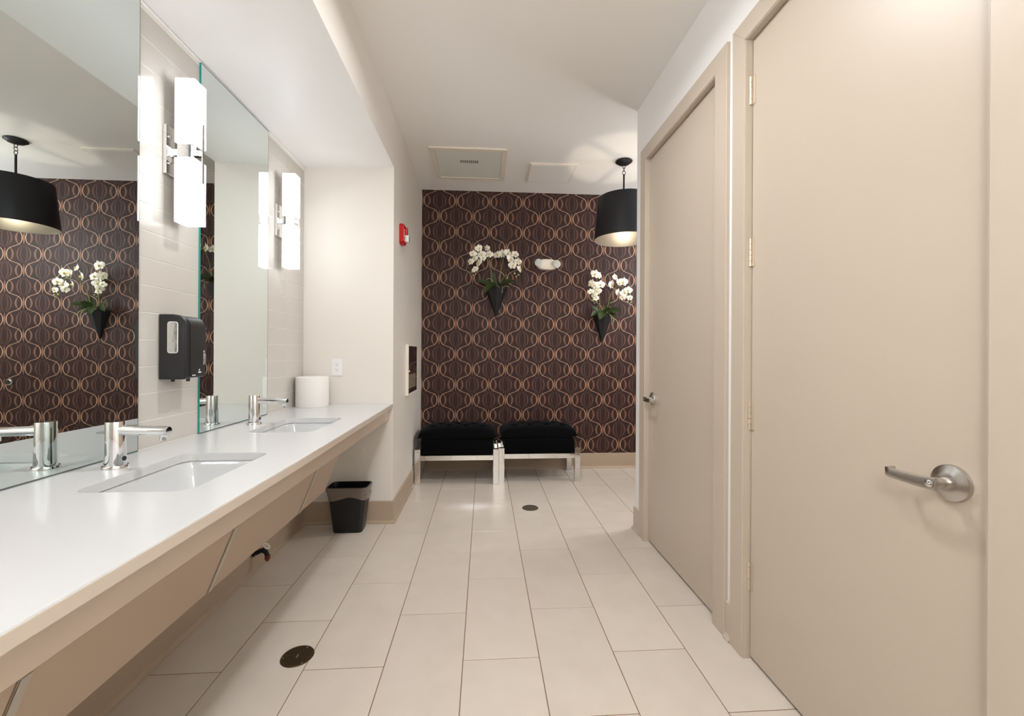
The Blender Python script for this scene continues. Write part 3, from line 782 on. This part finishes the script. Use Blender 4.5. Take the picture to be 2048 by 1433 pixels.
# ---------------------------------------------------------------- papered wall fittings
e = thing('emergency_light', 'cream emergency light with two round lamps on the patterned wall', 'emergency light', (.660, YB, 2.172))
bm = bm_(); 
pr = []
for k in range(40):
    a = 2 * PI * k / 40; sx = math.cos(a); sz = math.sin(a)
    pr.append((.112 * math.copysign(abs(sx) ** .75, sx), .006 * (1 - sx * sx) + (.048 if sz > 0 else .066) * math.copysign(abs(sz) ** .8, sz)))
loft(bm, [[(x_, -.0005, z_) for x_, z_ in pr], [(x_, -.030, z_) for x_, z_ in pr], [(x_ * .95, -.045, z_ * .93) for x_, z_ in pr], [(x_ * .8, -.052, z_ * .75) for x_, z_ in pr]], True)
obj('housing', bm, 'cream', e, True)
for sx in (-1, 1):
    c0 = (sx * .096, -.030, .006 - (.010 if sx > 0 else 0))
    bm = bm_(); lathe(bm, [(0, 0), (.030, 0), (.040, -.012), (.041, -.040), (.0375, -.043)], 28, c0, 'Y'); hd_ = obj('lamp_head', bm, 'cream', e, True)
    bm = bm_(); lathe(bm, [(0, -.047), (.020, -.0465), (.034, -.043), (.038, -.041)], 28, c0, 'Y'); obj('lens', bm, 'lens', hd_, True)

def robe(x, z):
    e = thing('wall_bumper', 'round grey wall bumper on the patterned wall, seen in the big mirror', 'bumper', (x, YB, z))
    bm = bm_(); lathe(bm, [(0, -.0005), (.036, -.0005), (.036, -.010), (.030, -.018), (.024, -.018), (.024, -.026)], 28, (0, 0, 0), 'Y'); b_ = obj('dish', bm, 'steel', e, True)
    bm = bm_(); lathe(bm, [(.024, -.024), (.022, -.034), (.010, -.036), (0, -.036)], 24, (0, 0, 0), 'Y'); obj('rubber_stop', bm, 'slot', e, True)
robe(2.098, .918)

# planters with orchids
def petal_mesh(bm, L_, W_, rot, bend, mtx, base=.012):
    nu, nv = 5, 4; g = []
    for i in range(nu + 1):
        t = i / nu; row = []
        wid = W_ * (math.sin(PI * min(1, t * .93 + .07)) ** .6)
        for j in range(nv + 1):
            s = -1 + 2 * j / nv
            p = Vector((s * wid / 2, -bend * (t * t) * L_ + .10 * W_ * s * s, base * .3 + t * L_))
            row.append(bm.verts.new(mtx @ (Matrix.Rotation(rot, 4, 'Y') @ p)))
        g.append(row)
    for i in range(nu):
        for j in range(nv): bm.faces.new((g[i][j], g[i][j + 1], g[i + 1][j + 1], g[i + 1][j]))
I4 = Matrix.Identity(4)
bm = bm_()
for rot, L_, W_, bd in ((math.radians(78), .036, .042, -.15), (math.radians(-78), .036, .042, -.15)): petal_mesh(bm, L_, W_, rot, bd, Matrix.Translation((0, -.003, 0)))
for rot, L_, W_, bd in ((0, .033, .024, .2), (math.radians(143), .032, .022, .2), (math.radians(-143), .032, .022, .2)): petal_mesh(bm, L_, W_, rot, bd, I4)
FLOWER = bpy.data.meshes.new('flower'); bmesh.ops.recalc_face_normals(bm, faces=bm.faces); bm.to_mesh(FLOWER); bm.free(); FLOWER.materials.append(M['petal'])
for p in FLOWER.polygons: p.use_smooth = True
bm = bm_(); bmesh.ops.create_icosphere(bm, subdivisions=2, radius=1)
for v in bm.verts: v.co = Vector((v.co.x * .006, v.co.y * .008 - .008, v.co.z * .010 - .004))
LIP = bpy.data.meshes.new('lip'); bm.to_mesh(LIP); bm.free(); LIP.materials.append(M['lip'])
bm = bm_(); bmesh.ops.create_icosphere(bm, subdivisions=2, radius=1)
for v in bm.verts: v.co = Vector((v.co.x * .0085, v.co.y * .0085, v.co.z * .011))
BUD = bpy.data.meshes.new('bud'); bm.to_mesh(BUD); bm.free(); BUD.materials.append(M['bud'])
for me in (LIP, BUD):
    for p in me.polygons: p.use_smooth = True

def leaf(parent, p0, p1, W_, droop):
    p0, p1 = Vector(p0), Vector(p1); d = p1 - p0; side = d.cross(Vector((0, -1, .6))).normalized(); nrm = side.cross(d).normalized()
    bm = bm_(); g = []
    for i in range(9):
        t = i / 8; wid = W_ * (math.sin(PI * (t * .90 + .08)) ** .55) / 2
        c = p0 + d * t + Vector((0, 0, 1)) * droop * math.sin(PI * t) * d.length
        g.append([bm.verts.new(c + side * wid * s + nrm * (.12 * W_ * abs(s))) for s in (-1, -.5, 0, .5, 1)])
    for i in range(8):
        for j in range(4): bm.faces.new((g[i][j], g[i][j + 1], g[i + 1][j + 1], g[i + 1][j]))
    bmesh.ops.solidify(bm, geom=bm.faces[:], thickness=.0015)
    return obj('leaf', bm, 'leaf', parent, True)

def bez(ps, n=18):
    out = []
    for i in range(n + 1):
        t = i / n; q = [Vector(p) for p in ps]
        while len(q) > 1: q = [q[k] * (1 - t) + q[k + 1] * t for k in range(len(q) - 1)]
        out.append(q[0])
    return out

def orchid(x, z, plabel, olabel, stems, flowers, buds, leaves, roots, hw=.118, hh=.305):
    """z = rim height; coordinates relative to rim centre on the wall, y negative toward the room"""
    pk = thing('wall_planter', plabel, 'planter', (x, YB, z - hh), 0, 'black wall pockets on the patterned wall')
    bm = bm_()
    t_ = [(-hw, -.001), (hw, -.001), (hw * .72, -.075), (0, -.105), (-hw * .72, -.075)]
    vs = [bm.verts.new((a, b_, hh)) for a, b_ in t_]; vi = [bm.verts.new((a * .93, b_ * .93 - .002, hh)) for a, b_ in t_]
    tip = bm.verts.new((0, -.004, 0)); n = len(t_)
    vd = [bm.verts.new((a * .80, b_ * .80 - .002, hh - .035)) for a, b_ in t_]
    for i in range(n):
        j = (i + 1) % n
        bm.faces.new((vs[i], vs[j], tip)); bm.faces.new((vs[i], vi[i], vi[j], vs[j])); bm.faces.new((vi[i], vd[i], vd[j], vi[j]))
    obj('pocket', bm, 'blackm', pk)
    bm = bm_(); vd = [bm.verts.new((a * .82, b_ * .82 - .002, hh - .02 + random.uniform(-.004, .004))) for a, b_ in t_]; c = bm.verts.new((0, -.04, hh + .004))
    for i in range(n): bm.faces.new((vd[i], vd[(i + 1) % n], c))
    obj('moss', bm, 'moss', pk)
    e = thing('orchid_plant', olabel, 'orchid', (x, YB, z), 0, 'white orchids in wall pockets')
    for ps in stems:
        pts = bez(ps); bm = bm_(); tube(bm, pts, [.0042 - .0026 * i / len(pts) for i in range(len(pts))], 7); obj('stem', bm, 'stem', e, True)
    for i, (fx_, fy_, fz_, s, yaw, pit, rol) in enumerate(flowers):
        o = bpy.data.objects.new('flower', FLOWER); C.objects.link(o); o.parent = e; o.location = (fx_, fy_, fz_)
        o.rotation_euler = (math.radians(pit), math.radians(rol), math.radians(yaw)); o.scale = (s * 1.14,) * 3
        l = bpy.data.objects.new('lip', LIP); C.objects.link(l); l.parent = o
    for b_ in buds:
        o = bpy.data.objects.new('bud', BUD); C.objects.link(o); o.parent = e; o.location = b_[:3]; o.scale = (b_[3],) * 3
    for a, b_, W_, dr in leaves: leaf(e, a, b_, W_, dr)
    for ps in roots:
        bm = bm_(); tube(bm, bez(ps, 8), .0022, 6); obj('root', bm, 'root', e, True)

PX = 1 / 189.0    # metres per photo pixel on the papered wall
def fl(l, cx, cz, K, depth, rnd):
    out = []
    random.seed(rnd)
    for (a, b_, s) in l:
        dx = (a - cx) / K * PX; dz = -(b_ - cz) / K * PX
        dp = depth(dx, dz)
        k = (YB - dp) / YB     # nearer things must be a little smaller to cover the same view
        out.append((dx * k, -dp, dz * k, s, random.uniform(-38, 38) + (dx * 90), random.uniform(-22, 18), random.uniform(-25, 25)))
    return out
dep = lambda dx, dz: .10 + .45 * abs(dx)
f1 = fl([(455, 250, 1.0), (585, 235, .85), (362, 345, .95), (500, 345, 1.05), (620, 330, 1.05), (520, 395, .9), (385, 425, .95), (450, 485, 1.1), (325, 475, .85), (395, 590, .9),
         (752, 330, 1.1), (830, 315, 1.2), (915, 310, 1.1), (960, 405, 1.25), (1030, 335, .9), (1072, 455, .95), (990, 510, 1.05), (1102, 572, .95)], 738, 850, 7.96, dep, 2)
b1 = [((a - 738) / 7.96 * PX * .96, -.2, -(b_ - 850) / 7.96 * PX * .96, s) for a, b_, s in ((345, 635, .9), (405, 662, .9), (372, 682, .7), (1022, 642, 1.1), (1086, 665, .9), (1045, 692, .8))]
orchid(.121, 1.905, 'black triangular wall pocket near the middle of the patterned wall', 'white orchid arching over the left black wall pocket',
       [[(-.05, -.06, .0), (-.05, -.08, .25), (-.06, -.12, .48), (-.24, -.22, .40), (-.31, -.24, .14)], [(.035, -.06, .0), (.04, -.08, .2), (.05, -.12, .48), (.22, -.2, .44), (.25, -.24, .14)]],
       f1, b1,
       [((-.02, -.06, .0), (-.205, -.10, .075), .062, .06), ((-.0, -.07, .03), (-.125, -.17, -.075), .066, .22), ((.03, -.06, .02), (.185, -.13, .065), .058, .12), ((0, -.05, .02), (-.06, -.07, .17), .05, .0), ((.03, -.05, .02), (.02, -.12, .055), .05, .1), ((.02, -.05, .0), (.10, -.05, .13), .045, .0)],
       [[(.05, -.08, .02), (.07, -.16, .01), (.055, -.14, -.06)], [(.06, -.08, .0), (.10, -.13, .03), (.13, -.15, .0)], [(-.03, -.08, .06), (-.07, -.13, .11), (-.10, -.12, .08)]])
f2 = fl([(345, 205, 1.15), (420, 225, .9), (270, 370, 1.1), (338, 395, 1.0), (455, 378, 1.15), (258, 510, .85), (392, 490, 1.05), (330, 570, .9), (368, 620, .75),
         (700, 250, .95), (645, 375, 1.25), (755, 345, 1.05), (825, 335, 1.15), (740, 510, 1.0), (835, 525, 1.05), (900, 480, 1.05), (820, 600, .85), (925, 612, .8)], 540, 900, 8.43, dep, 5)
b2 = [((a - 540) / 8.43 * PX * .96, -.2, -(b_ - 900) / 8.43 * PX * .96, s) for a, b_, s in ((285, 665, 1.1), (355, 685, .8), (312, 712, .6), (885, 685, 1.1), (945, 690, .9), (925, 722, .8))]
orchid(1.262, 1.632, 'black triangular wall pocket below the drum pendant', 'white orchid arching over the right black wall pocket below the pendant',
       [[(-.04, -.06, .0), (-.045, -.08, .2), (-.07, -.12, .40), (-.16, -.2, .36), (-.17, -.22, .13)], [(.035, -.06, .0), (.045, -.08, .22), (.08, -.12, .42), (.22, -.2, .30), (.25, -.24, .12)]],
       f2, b2,
       [((-.02, -.06, .0), (-.14, -.08, .10), .05, .05), ((-.02, -.06, .02), (-.155, -.13, -.02), .055, .2), ((-.0, -.08, .04), (-.08, -.19, -.055), .078, .12), ((-.01, -.09, .03), (.04, -.17, .06), .06, .05), ((.03, -.06, .02), (.165, -.13, .045), .066, .16), ((.03, -.05, .01), (.14, -.09, -.01), .05, .1), ((.0, -.05, .02), (.06, -.06, .14), .045, .0)],
       [[(.05, -.08, .02), (.07, -.15, -.02), (.065, -.13, -.10)], [(.06, -.08, .0), (.09, -.15, -.01), (.08, -.15, -.07)]], hw=.102, hh=.300)

# ---------------------------------------------------------------- hall wall fittings
e = thing('fire_alarm', 'red fire alarm strobe high on the side wall by the alcove corner', 'fire alarm', (XL, 3.372, 2.150))
bm = bm_(); pr = [(-.058, -.062), (-.030, -.080), (.030, -.080), (.058, -.062), (.058, .060), (.040, .078), (-.040, .078), (-.058, .060)]
loft(bm, [[(.0005, a, b_) for a, b_ in pr], [(.028, a, b_) for a, b_ in pr], [(.036, a * .86, b_ * .88) for a, b_ in pr]], True); obj('housing', bm, 'red', e)
bm = bm_(); box(bm, .034, .050, -.002, .044, -.01, .062, .006, 2); obj('horn_grille', bm, 'red', e, True)
bm = bm_(); box(bm, .034, .066, -.024, .034, -.058, -.006, .006, 3); obj('strobe_lens', bm, 'strobe', e, True)
text_mesh('lettering', 'FIRE', .034, 'white', e, basis(.0366, -.034, .004, (0, 0, 1), (0, -1, 0), (1, 0, 0)))

e = thing('towel_cabinet', 'wall towel cabinet with dark mirrored front on the side wall', 'cabinet', (XL, 3.855, .866))
bm = bm_(); holes_plate(bm, [(-.245, 0), (.245, 0), (.245, .434), (-.245, .434)], [[(-.230, .014), (.230, .014), (.230, .420), (-.230, .420)]], .0005, .024)
bmesh.ops.transform(bm, matrix=Matrix(((0, 0, 1, 0), (1, 0, 0, 0), (0, 1, 0, 0), (0, 0, 0, 1))), verts=bm.verts); obj('surround', bm, 'cream', e)
bm = bm_(); box(bm, .001, .021, -.229, .229, .0145, .4195, .001, 1); fr = obj('front', bm, 'pstain', e)
bm = bm_(); box(bm, .021, .0225, -.20, .14, .055, .175, .001, 1); obj('towel_window', bm, 'pwin', fr)
bm = bm_(); lathe(bm, [(0, .028), (.006, .027), (.007, .021)], 16, (0, -.19, .205), 'X'); obj('lock_knob', bm, 'chrome', fr, True)

# ---------------------------------------------------------------- floor drains
e = thing('cleanout_cover', 'round studded bronze cleanout cover in the floor near the counter', 'cleanout cover', (-.748, 1.772, 0))
bm = bm_(); lathe(bm, [(0, .0012), (.056, .0012), (.056, .0026), (.0615, .0026), (.063, .0002)], 48); cv = obj('plate', bm, 'bronze', e, True)
bm = bm_()
for i in range(-6, 7):
    for j in range(-6, 7):
        x_, y_ = i * .0082 + (.0041 if j % 2 else 0), j * .0075
        if math.hypot(x_, y_) < .052 and not (abs(x_) < .012 and abs(y_) < .007): lathe(bm, [(0, .0026), (.0016, .0025), (.0026, .0012)], 6, (x_, y_, 0))
o = obj('studs', bm, 'bronzedk', cv); o['kind'] = 'stuff'
bm = bm_(); box(bm, -.0028, .0028, -.010, .010, .0012, .0030, .0006, 1); o = obj('centre_mark', bm, 'brass', cv)
for a in (70, 190, 310):
    bm = bm_(); lathe(bm, [(0, .0033), (.003, .0030), (.0038, .0024)], 10, (.0535 * math.cos(math.radians(a)), .0535 * math.sin(math.radians(a)), 0)); obj('screw', bm, 'brass', e, True)
e = thing('floor_drain', 'round slotted metal drain in the floor before the benches', 'drain', (.371, 3.36, 0))
bm = bm_(); lathe(bm, [(.058, .0018), (.0625, .0018), (.0645, .0002), (.058, .0002), (.058, .0018)], 48); obj('rim', bm, 'bronze', e, True)
bm = bm_(); lathe(bm, [(0, .0004), (.0585, .0004)], 40); obj('well', bm, 'bronzedk', e)
bm = bm_()
for i in range(-6, 7):
    x_ = i * .0088; l_ = math.sqrt(max(0, .058 ** 2 - x_ * x_)); box(bm, x_ - .0018, x_ + .0018, -l_, l_, .0006, .0018)
for j in (-.03, 0, .03):
    l_ = math.sqrt(.058 ** 2 - j * j); box(bm, -l_, l_, j - .0014, j + .0014, .0006, .0017)
o = obj('grate_bars', bm, 'brass', e)
